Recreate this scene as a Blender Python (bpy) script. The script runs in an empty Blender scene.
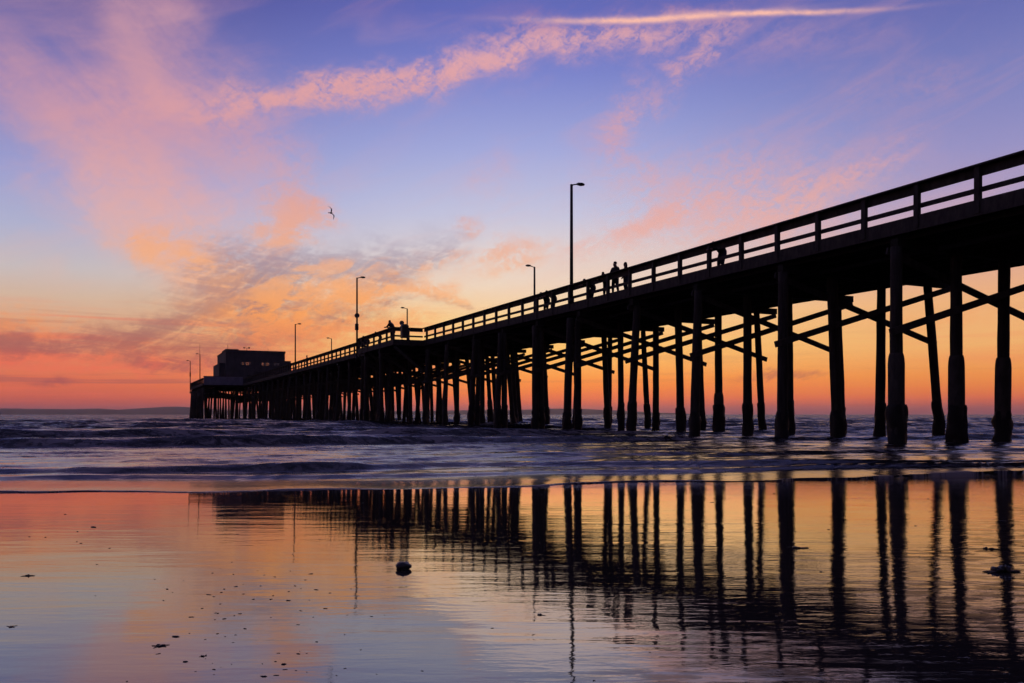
import bpy, bmesh, math, random
import numpy as np
from mathutils import Vector, Matrix, noise as mnoise
R = random.Random(7)
sc = bpy.context.scene
col = sc.collection
rad = math.radians
F = 840.0; CX = 512.0; HY = 414.5; EYE = 1.10          # lens in pixels, horizon row, eye height over the sea

# ------------------------------------------------------------------ helpers
def tag(o, label=None, cat=None, group=None, kind=None):
    if label: o['label'] = label
    if cat: o['category'] = cat
    if group: o['group'] = group
    if kind: o['kind'] = kind
    return o
def empty(name, loc=(0, 0, 0), rz=0):
    o = bpy.data.objects.new(name, None); col.objects.link(o)
    o.location = loc; o.rotation_euler = (0, 0, rz); o.empty_display_size = .2
    return o
def link(name, me, mat=None, parent=None, loc=None):
    o = bpy.data.objects.new(name, me); col.objects.link(o)
    if mat is not None: me.materials.append(mat)
    if parent is not None: o.parent = parent
    if loc is not None: o.location = loc
    return o
def copy_tree(o, parent=None):
    c = o.copy(); col.objects.link(c)
    if parent is not None: c.parent = parent
    for ch in list(o.children): copy_tree(ch, c)
    return c
class MB:
    def __init__(s): s.v = []; s.f = []; s.sm = []
    def add(s, vs, fs, smooth=False):
        b = len(s.v); s.v += [tuple(v) for v in vs]
        for f in fs: s.f.append([b + i for i in f]); s.sm.append(smooth)
        return s
    def hexa(s, p):                                    # 8 corners: bottom ring 0-3, top ring 4-7
        return s.add(p, [(3, 2, 1, 0), (4, 5, 6, 7), (0, 1, 5, 4), (1, 2, 6, 5), (2, 3, 7, 6), (3, 0, 4, 7)])
    def box(s, x0, x1, y0, y1, z0, z1):
        return s.hexa([(x0,y0,z0),(x1,y0,z0),(x1,y1,z0),(x0,y1,z0),(x0,y0,z1),(x1,y0,z1),(x1,y1,z1),(x0,y1,z1)])
    def beam(s, a, b, w, h, side=None):                # bar from a to b, w across (along side), h in the third direction
        a = Vector(a); b = Vector(b); d = (b - a).normalized()
        sd = Vector(side) if side is not None else d.cross(Vector((0, 0, 1)))
        sd = (sd - d * sd.dot(d)).normalized(); up = sd.cross(d).normalized()
        p = []
        for q in (a, b):
            p.append([q - sd*w/2 - up*h/2, q + sd*w/2 - up*h/2, q + sd*w/2 + up*h/2, q - sd*w/2 + up*h/2])
        return s.add(p[0] + p[1], [(0,1,2,3),(7,6,5,4),(0,4,5,1),(1,5,6,2),(2,6,7,3),(3,7,4,0)])
    def tube(s, pts, radii, n=10, cap=True, wob=0.0, seed=0, smooth=True):
        pts = [Vector(p) for p in pts]; rings = []; vs = []
        d0 = (pts[-1] - pts[0]).normalized()
        ref = Vector((1, 0, 0)) if abs(d0.x) < .9 else Vector((0, 1, 0))
        for i, p in enumerate(pts):
            d = (pts[min(i+1, len(pts)-1)] - pts[max(i-1, 0)]).normalized()
            e1 = (ref - d * ref.dot(d)).normalized(); e2 = d.cross(e1)
            r = radii[i] if hasattr(radii, '__len__') else radii
            for k in range(n):
                a = 2*math.pi*k/n
                rr = r
                if wob:
                    rr *= 1 + wob*mnoise.noise(Vector((math.cos(a)*1.7 + seed*3.1, math.sin(a)*1.7, p.z*1.3 + i*.37)))*2
                vs.append(p + e1*math.cos(a)*rr + e2*math.sin(a)*rr)
        fs = []
        for i in range(len(pts)-1):
            for k in range(n):
                fs.append((i*n+k, i*n+(k+1)%n, (i+1)*n+(k+1)%n, (i+1)*n+k))
        s.add(vs, fs, smooth)
        if cap:
            b = len(s.v) - len(vs); m = len(pts)-1
            s.f.append([b + k for k in range(n-1, -1, -1)]); s.sm.append(False)
            s.f.append([b + m*n + k for k in range(n)]); s.sm.append(False)
        return s
    def lump(s, c, r, seed=0, amp=.25, n=2, freq=1.6):
        bm = bmesh.new(); bmesh.ops.create_icosphere(bm, subdivisions=n, radius=1)
        vs = []
        for v in bm.verts:
            q = v.co * (1 + amp*mnoise.noise(v.co*freq + Vector((seed*5.3, seed*1.7, 0)))*2 + amp*.5*mnoise.noise(v.co*freq*3 + Vector((seed, 9, 0))))
            vs.append((c[0]+q.x*r[0], c[1]+q.y*r[1], c[2]+q.z*r[2]))
        s.add(vs, [[v.index for v in f.verts] for f in bm.faces], True); bm.free(); return s
    def mesh(s, name):
        me = bpy.data.meshes.new(name); me.from_pydata(s.v, [], s.f); me.update()
        me.polygons.foreach_set('use_smooth', s.sm); return me
    def build(s, name, mat, parent=None, loc=None): return link(name, s.mesh(name), mat, parent, loc)

# ------------------------------------------------------------------ material helpers
def ramp(nt, fac, stops, interp='LINEAR'):
    n = nt.nodes.new('ShaderNodeValToRGB'); cr = n.color_ramp; cr.interpolation = interp
    while len(cr.elements) < len(stops): cr.elements.new(0.5)
    for e, (p, c) in zip(cr.elements, stops):
        e.position = p; e.color = (c[0], c[1], c[2], 1) if hasattr(c, '__len__') else (c, c, c, 1)
    if fac is not None: nt.links.new(fac, n.inputs[0])
    return n.outputs[0]
class V:                                               # a socket one can do arithmetic with
    nt = None
    def __init__(s, o): s.o = o
    @staticmethod
    def op(kind, *a, clamp=False):
        n = V.nt.nodes.new('ShaderNodeMath'); n.operation = kind; n.use_clamp = clamp
        for i, x in enumerate(a):
            if isinstance(x, V): V.nt.links.new(x.o, n.inputs[i])
            else: n.inputs[i].default_value = x
        return V(n.outputs[0])
    def __add__(s, b): return V.op('ADD', s, b)
    __radd__ = __add__
    def __sub__(s, b): return V.op('SUBTRACT', s, b)
    def __rsub__(s, b): return V.op('SUBTRACT', b, s)
    def __mul__(s, b): return V.op('MULTIPLY', s, b)
    __rmul__ = __mul__
    def clamp(s): return V.op('ADD', s, 0.0, clamp=True)
    def sstep(s, a, b):
        n = V.nt.nodes.new('ShaderNodeMapRange'); n.interpolation_type = 'SMOOTHSTEP'
        V.nt.links.new(s.o, n.inputs[0]); n.inputs[1].default_value = a; n.inputs[2].default_value = b
        return V(n.outputs[0])
def comb(nt, x, y, z=0.0):
    n = nt.nodes.new('ShaderNodeCombineXYZ')
    for i, q in enumerate((x, y, z)):
        if isinstance(q, V): nt.links.new(q.o, n.inputs[i])
        else: n.inputs[i].default_value = q
    return n.outputs[0]
def noise_n(nt, vec, scale, detail=4, rough=.55, dist=0.0):
    n = nt.nodes.new('ShaderNodeTexNoise'); n.inputs['Scale'].default_value = scale
    n.inputs['Detail'].default_value = detail; n.inputs['Roughness'].default_value = rough
    n.inputs['Distortion'].default_value = dist
    nt.links.new(vec, n.inputs['Vector']); return n
def mixc(nt, fac, a, b):
    n = nt.nodes.new('ShaderNodeMix'); n.data_type = 'RGBA'
    for idx, q in ((0, fac), (6, a), (7, b)):
        if isinstance(q, V): q = q.o
        if hasattr(q, 'is_linked'): nt.links.new(q, n.inputs[idx])
        elif idx == 0: n.inputs[0].default_value = q
        else: n.inputs[idx].default_value = (*q, 1)
    return n.outputs[2]
def lin(c): return tuple((x/255/12.92 if x/255 <= .04045 else ((x/255+.055)/1.055)**2.4) for x in c)

def rough_mat(name, c0, c1, scale=(6, 6, 1), rough=.85, bump=.4, bdist=.01, spec=.25):
    m = bpy.data.materials.new(name); m.use_nodes = True; nt = m.node_tree
    b = nt.nodes['Principled BSDF']; b.inputs['Roughness'].default_value = rough
    b.inputs['Specular IOR Level'].default_value = spec
    tc = nt.nodes.new('ShaderNodeTexCoord'); mp = nt.nodes.new('ShaderNodeMapping')
    mp.inputs['Scale'].default_value = scale; nt.links.new(tc.outputs['Object'], mp.inputs[0])
    n = noise_n(nt, mp.outputs[0], 1.0, 6, .65, .4)
    nt.links.new(ramp(nt, n.outputs[0], [(.3, c0), (.7, c1)]), b.inputs['Base Color'])
    bp = nt.nodes.new('ShaderNodeBump'); bp.inputs['Strength'].default_value = bump; bp.inputs['Distance'].default_value = bdist
    nt.links.new(n.outputs[0], bp.inputs['Height']); nt.links.new(bp.outputs[0], b.inputs['Normal'])
    return m
M = {}
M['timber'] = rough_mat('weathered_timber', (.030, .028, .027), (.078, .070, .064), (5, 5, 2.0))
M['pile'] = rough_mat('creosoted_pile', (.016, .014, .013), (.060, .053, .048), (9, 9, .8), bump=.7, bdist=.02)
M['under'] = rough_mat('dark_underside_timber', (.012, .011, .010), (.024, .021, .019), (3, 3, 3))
M['concrete'] = rough_mat('stained_concrete', (.030, .028, .026), (.085, .078, .070), (4, 4, 1.5), bump=.5, bdist=.015)
M['mussel'] = rough_mat('mussel_crust', (.006, .006, .007), (.022, .021, .022), (22, 22, 22), rough=.6, bump=1, bdist=.03)
M['metal'] = rough_mat('lamp_metal', (.020, .020, .021), (.035, .035, .036), (8, 8, 2), rough=.5, bump=.1)
M['lens'] = rough_mat('lamp_lens', (.35, .36, .36), (.45, .45, .45), (8, 8, 8), rough=.25, bump=.05)
M['sign'] = rough_mat('sign_plate', (.05, .05, .06), (.09, .09, .1), (8, 8, 8), rough=.5, bump=.05)
M['wall'] = rough_mat('weathered_building_wall', (.045, .045, .050), (.085, .085, .095), (.8, .8, .5))
M['roof'] = rough_mat('roof_felt', (.025, .025, .027), (.05, .05, .052), (1, 1, 1))
M['panel'] = rough_mat('pale_windbreak_board', (.12, .12, .17), (.20, .20, .27), (1, 1, .6), rough=.6)
M['bin'] = rough_mat('bin_plastic', (.02, .025, .022), (.04, .045, .042), (5, 5, 5), rough=.5)
M['skin'] = rough_mat('skin', (.22, .13, .10), (.30, .19, .14), (9, 9, 9), rough=.6, bump=.05)
M['jeans'] = rough_mat('dark_jeans', (.015, .018, .03), (.03, .035, .055), (20, 20, 20))
M['jacket_dark'] = rough_mat('dark_jacket', (.012, .012, .014), (.03, .03, .033), (12, 12, 12))
M['jacket_red'] = rough_mat('maroon_jacket', (.05, .012, .012), (.09, .02, .02), (12, 12, 12))
M['hair'] = rough_mat('hair', (.008, .006, .005), (.03, .022, .016), (30, 30, 8), rough=.5)
M['feather'] = rough_mat('gull_feathers', (.03, .03, .032), (.08, .08, .085), (12, 12, 12))
M['kelp'] = rough_mat('wet_kelp', (.008, .006, .004), (.03, .022, .012), (25, 25, 25), rough=.3, bump=.6, spec=.5)
M['stone'] = rough_mat('wet_stone', (.010, .010, .010), (.035, .033, .030), (30, 30, 30), rough=.35, bump=.8, bdist=.006, spec=.5)
M['hill'] = rough_mat('distant_hills', (.05, .055, .04), (.12, .10, .08), (.002, .002, .004), bump=0)
g = bpy.data.materials.new('window_glass'); g.use_nodes = True; nt = g.node_tree
out = nt.nodes['Material Output']; tr = nt.nodes.new('ShaderNodeBsdfTransparent'); tr.inputs[0].default_value = (.72, .70, .72, 1); gl = nt.nodes.new('ShaderNodeBsdfGlossy')
gl.inputs['Roughness'].default_value = .03; mx = nt.nodes.new('ShaderNodeMixShader'); mx.inputs[0].default_value = .12
nt.links.new(tr.outputs[0], mx.inputs[1]); nt.links.new(gl.outputs[0], mx.inputs[2]); nt.links.new(mx.outputs[0], out.inputs[0])
M['glass'] = g

# ------------------------------------------------------------------ the evening sky (world: a function of the direction only)
w = bpy.data.worlds.new('World'); sc.world = w; w.use_nodes = True; nt = w.node_tree; V.nt = nt
bg = nt.nodes['Background']
tc = nt.nodes.new('ShaderNodeTexCoord'); sep = nt.nodes.new('ShaderNodeSeparateXYZ'); nt.links.new(tc.outputs['Generated'], sep.inputs[0])
dx, dy, dz = (V(sep.outputs[i]) for i in range(3))
AZ = V.op('ARCTAN2', dx, dy) * (180/math.pi)
EL = V.op('MAXIMUM', V.op('ARCSINE', dz) * (180/math.pi), 0.0)
def azel(x, y):
    a = math.atan((x-CX)/F); return math.degrees(a), math.degrees(math.atan((HY-y)/F*math.cos(a)))
def skyramp(stops):                                    # stops: picture row on the centre line, sRGB
    st = sorted((max(0, azel(CX, y)[1])/90, lin(c)) for y, c in stops)
    return ramp(nt, (EL*(1/90)).o, st)
left = skyramp([(414, (128, 74, 94)), (408, (172, 82, 84)), (400, (208, 96, 78)), (385, (228, 112, 78)), (362, (226, 132, 98)), (335, (218, 164, 130)), (310, (212, 182, 160)),
                (285, (198, 188, 190)), (250, (174, 178, 208)), (200, (150, 158, 210)), (120, (113, 119, 186)), (20, (80, 80, 148)), (-300, (62, 60, 100))])
mid = skyramp([(414, (134, 74, 94)), (408, (188, 90, 84)), (402, (230, 106, 74)), (393, (245, 128, 66)), (380, (252, 150, 68)), (365, (253, 178, 92)), (345, (253, 198, 112)),
               (318, (250, 209, 146)), (285, (238, 214, 192)), (250, (221, 211, 212)), (215, (196, 197, 222)), (150, (162, 169, 219)), (70, (120, 130, 202)), (10, (98, 106, 184)), (-300, (68, 67, 110))])
right = skyramp([(414, (136, 72, 90)), (407, (180, 88, 84)), (401, (224, 106, 74)), (392, (236, 128, 68)), (378, (242, 150, 76)), (350, (242, 180, 112)), (315, (238, 178, 124)),
                 (278, (222, 168, 148)), (230, (180, 158, 188)), (180, (150, 146, 196)), (120, (124, 130, 190)), (20, (92, 98, 170)), (-300, (62, 62, 102))])
back = skyramp([(414, (72, 62, 80)), (340, (92, 78, 98)), (240, (84, 76, 106)), (0, (68, 66, 100)), (-300, (60, 58, 98))])
c = mixc(nt, AZ.sstep(-30, 0), left, mid)
c = mixc(nt, AZ.sstep(2, 30), c, right)
c = mixc(nt, V.op('ABSOLUTE', AZ).sstep(38, 105), c, back)
def cloud_noise0(su, sv, off, det=5):
    return V(noise_n(nt, comb(nt, AZ*su + off, EL*sv, off), 1.0, det, .6, .3).outputs[0])
bars = cloud_noise0(.045, 1.15, 61.0)                      # thin level bars of cloud near the horizon
lowm = (1.0 - EL.sstep(3.5, 8.5)) * EL.sstep(.3, 1.4) * (1.0 - AZ.sstep(-14, 6)*.75)
c = mixc(nt, (bars.sstep(.50, .66)*lowm*.75).clamp(), c, lin((240, 112, 86)))
c = mixc(nt, ((1.0 - bars.sstep(.34, .47))*lowm*.55).clamp(), c, lin((166, 88, 90)))
# domain warp so the cloud masses get torn, wispy outlines
def cloud_noise(su, sv, detail, dist, off=0.0, rot=0.0):
    cr, sr = math.cos(rad(rot)), math.sin(rad(rot))
    return noise_n(nt, comb(nt, (AZ*cr + EL*sr)*su + off, (EL*cr - AZ*sr)*sv, off), 1.0, detail, .6, dist)
wn = cloud_noise(.16, .28, 5, .4, 3.3)
ws = nt.nodes.new('ShaderNodeSeparateColor'); nt.links.new(wn.outputs['Color'], ws.inputs[0])
WU = AZ + (V(ws.outputs[0]) - .5) * 9.0
WV = EL + (V(ws.outputs[1]) - .5) * 4.6
def stroke(x0, y0, x1, y1, wpx, k, U=WU, W=WV):
    a0, e0 = azel(x0, y0); a1, e1 = azel(x1, y1)
    ca, ce = (a0+a1)/2, (e0+e1)/2; L = math.hypot(a1-a0, e1-e0)/2*.85; t = math.atan2(e1-e0, a1-a0)
    wd = wpx*.062; ct, st = math.cos(t), math.sin(t)
    p = V.op('MULTIPLY_ADD', U, ct/L, V.op('MULTIPLY_ADD', W, st/L, -(ca*ct+ce*st)/L))
    q = V.op('MULTIPLY_ADD', U, -st/wd, V.op('MULTIPLY_ADD', W, ct/wd, (ca*st-ce*ct)/wd))
    s2 = V.op('MULTIPLY_ADD', p, p, q*q)
    return V.op('EXPONENT', s2*-1.0)*k
def total(lst, **kw):
    s = None
    for a in lst:
        g_ = stroke(*a, **kw); s = g_ if s is None else s + g_
    return s
veil = total([(20, 80, 235, 255, 58, 1.0), (60, 190, 215, 285, 24, .8), (90, 110, 260, 110, 40, .8), (160, -60, 140, 120, 46, .6), (-10, 110, 60, 60, 40, .35), (200, 170, 300, 130, 34, .35)])
pink = total([(40, 120, 220, 240, 40, .25), (150, 112, 330, 92, 20, .6), (230, 98, 420, 86, 12, 1.1), (380, 82, 490, 58, 12, 1.15), (450, 66, 560, 38, 12, .95),
              (510, 36, 690, 26, 12, .9), (740, 14, 650, 90, 11, .42), (640, 74, 594, 150, 13, .42), (600, 140, 660, 190, 18, .25),
              (590, 240, 730, 190, 8, 1.1), (700, 232, 870, 168, 12, .8), (560, 250, 640, 246, 10, .3), (600, 210, 880, 190, 42, .42), (700, 60, 860, 30, 18, .08),
              (840, 110, 1000, 60, 20, .08), (470, 200, 520, 150, 22, .14), (220, 150, 330, 160, 26, .16)])
orange = total([(270, 240, 310, 180, 24, .95), (255, 200, 290, 260, 18, .45), (130, 235, 260, 275, 20, .7), (190, 300, 350, 328, 30, 1.1), (320, 304, 430, 282, 18, 1.0), (250, 335, 340, 345, 10, .5),
                (400, 290, 470, 300, 8, .6), (460, 262, 540, 248, 13, .62), (440, 235, 470, 225, 8, .5), (-40, 318, 90, 330, 14, .5), (-60, 362, 140, 366, 7, .9), (120, 350, 210, 360, 7, .7),
                (60, 378, 190, 372, 6, .5), (330, 330, 430, 322, 8, .5), (880, 330, 1000, 320, 8, .2)])
dark = total([(165, 292, 300, 268, 26, 1.1), (200, 318, 320, 306, 20, .6), (280, 286, 430, 242, 22, .62), (150, 330, 260, 322, 14, .6), (380, 290, 440, 250, 17, .62), (250, 255, 330, 280, 14, .4),
              (-60, 352, 120, 342, 13, 1.2), (80, 352, 200, 336, 13, 1.0), (130, 364, 230, 352, 8, 1.0), (-30, 332, 40, 336, 8, .5), (200, 345, 290, 340, 8, .7),
              (20, 391, 80, 388, 3.5, .8), (320, 317, 350, 318, 4, .6), (360, 306, 430, 304, 4, .5), (440, 303, 480, 300, 4, .3), (300, 300, 380, 318, 9, .3), (720, 372, 830, 366, 3.5, .5)])
streak = total([(535, 20, 770, 11, 2.8, 1.1), (700, 13, 890, 8, 2.4, .85)], U=AZ + (V(ws.outputs[0])-.5)*1.0, W=EL + (V(ws.outputs[1])-.5)*.35)
streak = streak + total([(100, 392, 150, 387, 2.0, .0)], U=AZ, W=EL)
n1 = V(cloud_noise(.30, .62, 8, 1.2, 11.0, 24).outputs[0]); n2 = V(cloud_noise(1.1, 1.9, 6, .8, 5.0, -14).outputs[0])
n4 = V(cloud_noise(2.6, 4.2, 5, .8, 15.0, 30).outputs[0])
tex = n1*.46 + n2*.32 + n4*.22
n3 = V(cloud_noise(.16, 1.3, 7, 1.5, 21.0, -8).outputs[0])
soft = lambda x: 1.0 - V.op('EXPONENT', x*-1.25)
dens = lambda s, t: soft(s * (t.sstep(.38, .62)*2.2 + .14))
vt = V(cloud_noise(.085, .26, 7, .6, 41.0, -38).outputs[0])*.7 + tex*.3
dv = soft(veil * (vt.sstep(.28, .70)*1.5 + .22))
dp = dens(pink, tex); do = dens(orange, tex); dd = dens(dark, n3*.35 + V(cloud_noise(.42, 1.05, 9, 1.0, 31.0, 22).outputs[0])*.5 + n4*.15)
ccol = skyramp([(414, (190, 86, 88)), (396, (232, 104, 82)), (370, (240, 112, 84)), (345, (242, 140, 88)), (315, (250, 162, 92)), (280, (248, 176, 122)),
                (230, (232, 170, 150)), (180, (218, 160, 160)), (110, (206, 144, 156)), (60, (214, 158, 172)), (0, (176, 120, 152)), (-300, (80, 64, 110))])
pcol = skyramp([(414, (190, 86, 88)), (300, (236, 178, 152)), (230, (232, 174, 164)), (150, (222, 158, 160)), (90, (230, 164, 160)), (40, (232, 170, 170)), (0, (176, 122, 154)), (-300, (80, 64, 110))])
dcol = skyramp([(414, (130, 74, 90)), (385, (160, 78, 86)), (350, (158, 88, 90)), (320, (158, 110, 112)), (285, (150, 124, 138)), (245, (152, 138, 166)), (150, (120, 110, 160)), (-300, (60, 60, 110))])
haze_c = (V(cloud_noise(.06, .34, 7, .8, 71.0, 20).outputs[0]).sstep(.46, .70) * EL.sstep(5, 9) * (1.0 - EL.sstep(32, 60)))
c = mixc(nt, haze_c*.18, c, pcol)
c = mixc(nt, dv*.80, c, pcol)
c = mixc(nt, dp*.92, c, pcol)
c = mixc(nt, do*.92, c, ccol)
c = mixc(nt, dd*.80, c, dcol)
hi = total([(225, 328, 330, 302, 22, 1.7), (330, 306, 420, 284, 12, 1.4), (300, 285, 400, 255, 9, .8), (400, 275, 450, 255, 8, .6), (130, 235, 205, 266, 16, 1.0), (275, 245, 305, 190, 20, 1.1), (60, 366, 190, 358, 6, .6), (-40, 364, 60, 368, 6, .7), (330, 345, 350, 322, 10, .5), (200, 290, 260, 270, 8, .35)])
c = mixc(nt, soft(hi*V(cloud_noise(.42, .85, 8, .9, 51.0, 18).outputs[0]).sstep(.42, .58)*1.6)*.9, c, ccol)
c = mixc(nt, (streak * (n2*1.3 + .30)).clamp(), c, lin((246, 186, 172)))
sky = nt.nodes.new('ShaderNodeTexSky'); sky.sky_type = 'NISHITA'; sky.sun_disc = False
sky.sun_elevation = rad(.5); sky.sun_rotation = rad(4); sky.air_density = 1.0
mxs = nt.nodes.new('ShaderNodeMix'); mxs.data_type = 'RGBA'; mxs.blend_type = 'ADD'; mxs.inputs[0].default_value = .004
nt.links.new(c, mxs.inputs[6]); nt.links.new(sky.outputs[0], mxs.inputs[7])
nt.links.new(mxs.outputs[2], bg.inputs[0]); bg.inputs[1].default_value = 1.0
w.cycles.sampling_method = 'MANUAL'; w.cycles.sample_map_resolution = 512
sl = bpy.data.lights.new('sun_glow', 'SUN'); sl.energy = .05; sl.angle = rad(25); sl.color = (1, .62, .35)
so = bpy.data.objects.new('sun_glow', sl); col.objects.link(so); so.location = (20, 250, 60)
sd = Vector((math.sin(rad(4))*math.cos(rad(1.5)), math.cos(rad(4))*math.cos(rad(1.5)), math.sin(rad(1.5))))
so.rotation_euler = sd.to_track_quat('Z', 'Y').to_euler()

# ------------------------------------------------------------------ beach
SLOPE = .0236; Y0 = 14.0
def sandz(x, y): return -SLOPE*(y - Y0) + .03 - .0015*np.clip(y - 8.5, 0, 12)**2
def at_sand(px, py):
    k = (py-HY)/F; D = (EYE - .03 - SLOPE*Y0)/(k - SLOPE); return Vector(((px-CX)/F*D, D, float(sandz(0, D))))
def at_sea(px, py):
    D = EYE*F/(py-HY); return Vector(((px-CX)/F*D, D, 0))
def grid_mesh(P, name):
    n, m = P.shape[0], P.shape[1]
    me = bpy.data.meshes.new(name)
    idx = np.arange(n*m).reshape(n, m)
    q = np.stack([idx[:-1, :-1], idx[:-1, 1:], idx[1:, 1:], idx[1:, :-1]], -1).reshape(-1, 4)
    me.vertices.add(n*m); me.vertices.foreach_set('co', P.reshape(-1).astype(np.float32))
    me.loops.add(q.size); me.loops.foreach_set('vertex_index', q.reshape(-1).astype(np.int32))
    me.polygons.add(len(q)); me.polygons.foreach_set('loop_start', np.arange(0, q.size, 4, dtype=np.int32))
    me.polygons.foreach_set('use_smooth', np.ones(len(q), bool)); me.update(); me.validate(); return me
ms = bpy.data.materials.new('wet_sand'); ms.use_nodes = True; nt = ms.node_tree; V.nt = nt
b = nt.nodes['Principled BSDF']
gm = nt.nodes.new('ShaderNodeNewGeometry'); sp = nt.nodes.new('ShaderNodeSeparateXYZ'); nt.links.new(gm.outputs['Position'], sp.inputs[0])
X, Y = V(sp.outputs[0]), V(sp.outputs[1])
pv = lambda sx, sy, o=0: comb(nt, X*sx, Y*sy, o)
# where the film of water has drained off and the sand is grainy (lower right of the beach), and where it is rippled
big = V(noise_n(nt, pv(.55, .8, 3), 1, 4, .6, .6).outputs[0])
drain = ((X*.83 - Y*.67 + 2.25) + (big-.5)*2.2).sstep(.35, 1.6)
fine = V(noise_n(nt, pv(4.0, 11.0, 1), 1, 5, .62, .5).outputs[0])
wet = (drain * fine.sstep(.45, .55)).clamp()
grain = V(noise_n(nt, pv(70, 70), 1, 3, .6).outputs[0])
nt.links.new(mixc(nt, grain, (.022, .018, .018), (.050, .042, .040)), b.inputs['Base Color'])
b.inputs['IOR'].default_value = 2.1
rr = V.op('MULTIPLY_ADD', wet, .02, .03)
nt.links.new(rr.o, b.inputs['Roughness'])
nt.links.new((1.0 - wet*.75).o if False else (wet*-.2 + .5).o, b.inputs['Specular IOR Level'])
rip = V(noise_n(nt, pv(1.3, 6.5, 2), 1, 3, .5, .3).outputs[0]); rip2 = V(noise_n(nt, pv(8, 19, 7), 1, 3, .55, .4).outputs[0])
slow = V(noise_n(nt, pv(.5, 1.2, 5), 1, 2, .5).outputs[0])
near = (X*.16 - .2 + (slow-.5)*1.5).sstep(-.4, .9)
rip3 = V(noise_n(nt, pv(9, 34, 4), 1, 3, .6, .3).outputs[0])
h = rip*(near*.0011 + .0017) + rip2*(near*.0013 + .00045) + rip3*(near*.0005*(1.0 - Y.sstep(4.2, 7.0)) + .0001) + slow*.0045 + wet*.00004 + grain*.00001
bp = nt.nodes.new('ShaderNodeBump'); bp.inputs['Strength'].default_value = 1; bp.inputs['Distance'].default_value = 1
nt.links.new(h.o, bp.inputs['Height']); nt.links.new(bp.outputs[0], b.inputs['Normal'])
ds = nt.nodes.new('ShaderNodeBsdfDiffuse'); ds.inputs['Color'].default_value = (.026, .022, .022, 1); nt.links.new(bp.outputs[0], ds.inputs['Normal'])
mxs_ = nt.nodes.new('ShaderNodeMixShader'); nt.links.new((wet*.72).o, mxs_.inputs[0]); nt.links.new(b.outputs[0], mxs_.inputs[1]); nt.links.new(ds.outputs[0], mxs_.inputs[2])
nt.links.new(mxs_.outputs[0], nt.nodes['Material Output'].inputs['Surface'])
xs = np.concatenate([np.linspace(-300, -14, 12), np.linspace(-13, 13, 90), np.linspace(14, 300, 12)])
ys = np.concatenate([np.linspace(-120, -1, 12), np.linspace(0, 20, 161), np.linspace(21, 300, 20)])
GX, GY = np.meshgrid(xs, ys)
GZ = sandz(0, GY)
GZ = np.where(GY < -2, .03 + SLOPE*(Y0+2) + (-2-GY)*.05, GZ)
tag(link('wet_sand_beach', grid_mesh(np.stack([GX, GY, GZ], -1), 'wet_sand_beach'), ms), 'glossy wet sand beach mirroring the sunset sky', 'beach', kind='structure')

# ------------------------------------------------------------------ ocean
rng = np.random.default_rng(5)
SD = np.array([-.216, .976]); SR = np.array([.976, .216])        # seaward and alongshore directions
def to_sa(pts):
    out = []
    for p in pts:
        q = at_sea(*p); out.append((q.x*SR[0]+q.y*SR[1], q.x*SD[0]+q.y*SD[1]))
    return np.array(sorted(out)).T
def edge_sa(pts):
    q = [at_sand(*p) for p in pts]; return np.array(sorted((v.x*SR[0]+v.y*SR[1], v.x*SD[0]+v.y*SD[1]) for v in q)).T
edge = edge_sa([(-150, 494), (0, 492.3), (100, 491), (200, 490.3), (300, 488), (450, 486), (540, 484.5), (624, 482), (720, 479.5), (824, 476), (920, 474), (1024, 471.5), (1200, 467)])
d = np.concatenate([[0, .004, .012, .03, .06, .1], .1 + .1*np.cumsum(1.0112**np.arange(420))])
ext = np.array([700, 820, 1000, 1300, 1800, 2600, 4000, 6500, 10000, 13000.])
d = np.concatenate([d[d < 640], ext])
NC = 640
u = np.linspace(-1, 1, NC)
DS = np.repeat(d[:, None], NC, 1)
half = 19 + .86*DS
A = u[None, :]*half + .16*np.minimum(DS, 3000)
S = np.interp(A, edge[0], edge[1]) 
wig = np.zeros_like(A)
for i in range(10):
    k = .5*1.35**i; wig += .20/1.28**i*np.sin(k*A + rng.uniform(0, 6.28))
S = S + wig*np.exp(-DS/6) + DS
XX = A*SR[0] + S*SD[0]; YY = A*SR[1] + S*SD[1]
Z = np.zeros_like(A); FO = np.zeros_like(A)
def jitter(k0, n, amp, seed):
    r = np.random.default_rng(seed); j = np.zeros_like(A)
    for i in range(n):
        k = k0*1.5**i; j += amp/1.35**i*np.sin(k*A + r.uniform(0, 6.28) + .12*k*DS)
    return j
def wave(pts, amps, wf, wb, seed, jit=.4, curl=0):
    global Z, FO
    p = to_sa(pts); am = np.array([a for _, a in sorted((at_sea(*q).x*SR[0]+at_sea(*q).y*SR[1], a) for q, a in zip(pts, amps))])
    sc_ = np.interp(A, p[0], p[1]) + jitter(.12, 8, jit, seed)
    am_ = np.interp(A, p[0], am) * np.clip(1 + jitter(.25, 7, .14, seed+50), .3, 1.6)
    t = S - sc_ - wf*1.6
    prof = np.where(t < 0, np.exp(-(t/wf)**2*1.6), np.exp(-(t/wb)**2))
    Z += am_*prof
    FO = np.maximum(FO, np.clip(am_*5, 0, 1)*np.exp(-((t+wf*.9)/(wf*.7))**2))
wave([(-250, 448.5), (0, 448), (200, 447), (300, 446), (400, 444.2), (450, 443.4), (600, 441.5), (800, 440), (1100, 439)], [.34, .34, .34, .32, .28, .24, .20, .16, .14], .36, 1.5, 1, .22)
wave([(-250, 438), (0, 438), (150, 437), (260, 435.5), (420, 436), (600, 434), (1100, 433)], [.30, .34, .30, .26, .28, .16, .14], .7, 2.2, 2, .5)
wave([(-250, 474.5), (0, 474), (120, 474), (190, 473), (300, 472.4), (380, 470), (450, 467), (700, 466.5), (1100, 463)], [.09, .10, .11, .13, .18, .11, .08, .09, .10], .20, .8, 3, .10)
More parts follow.
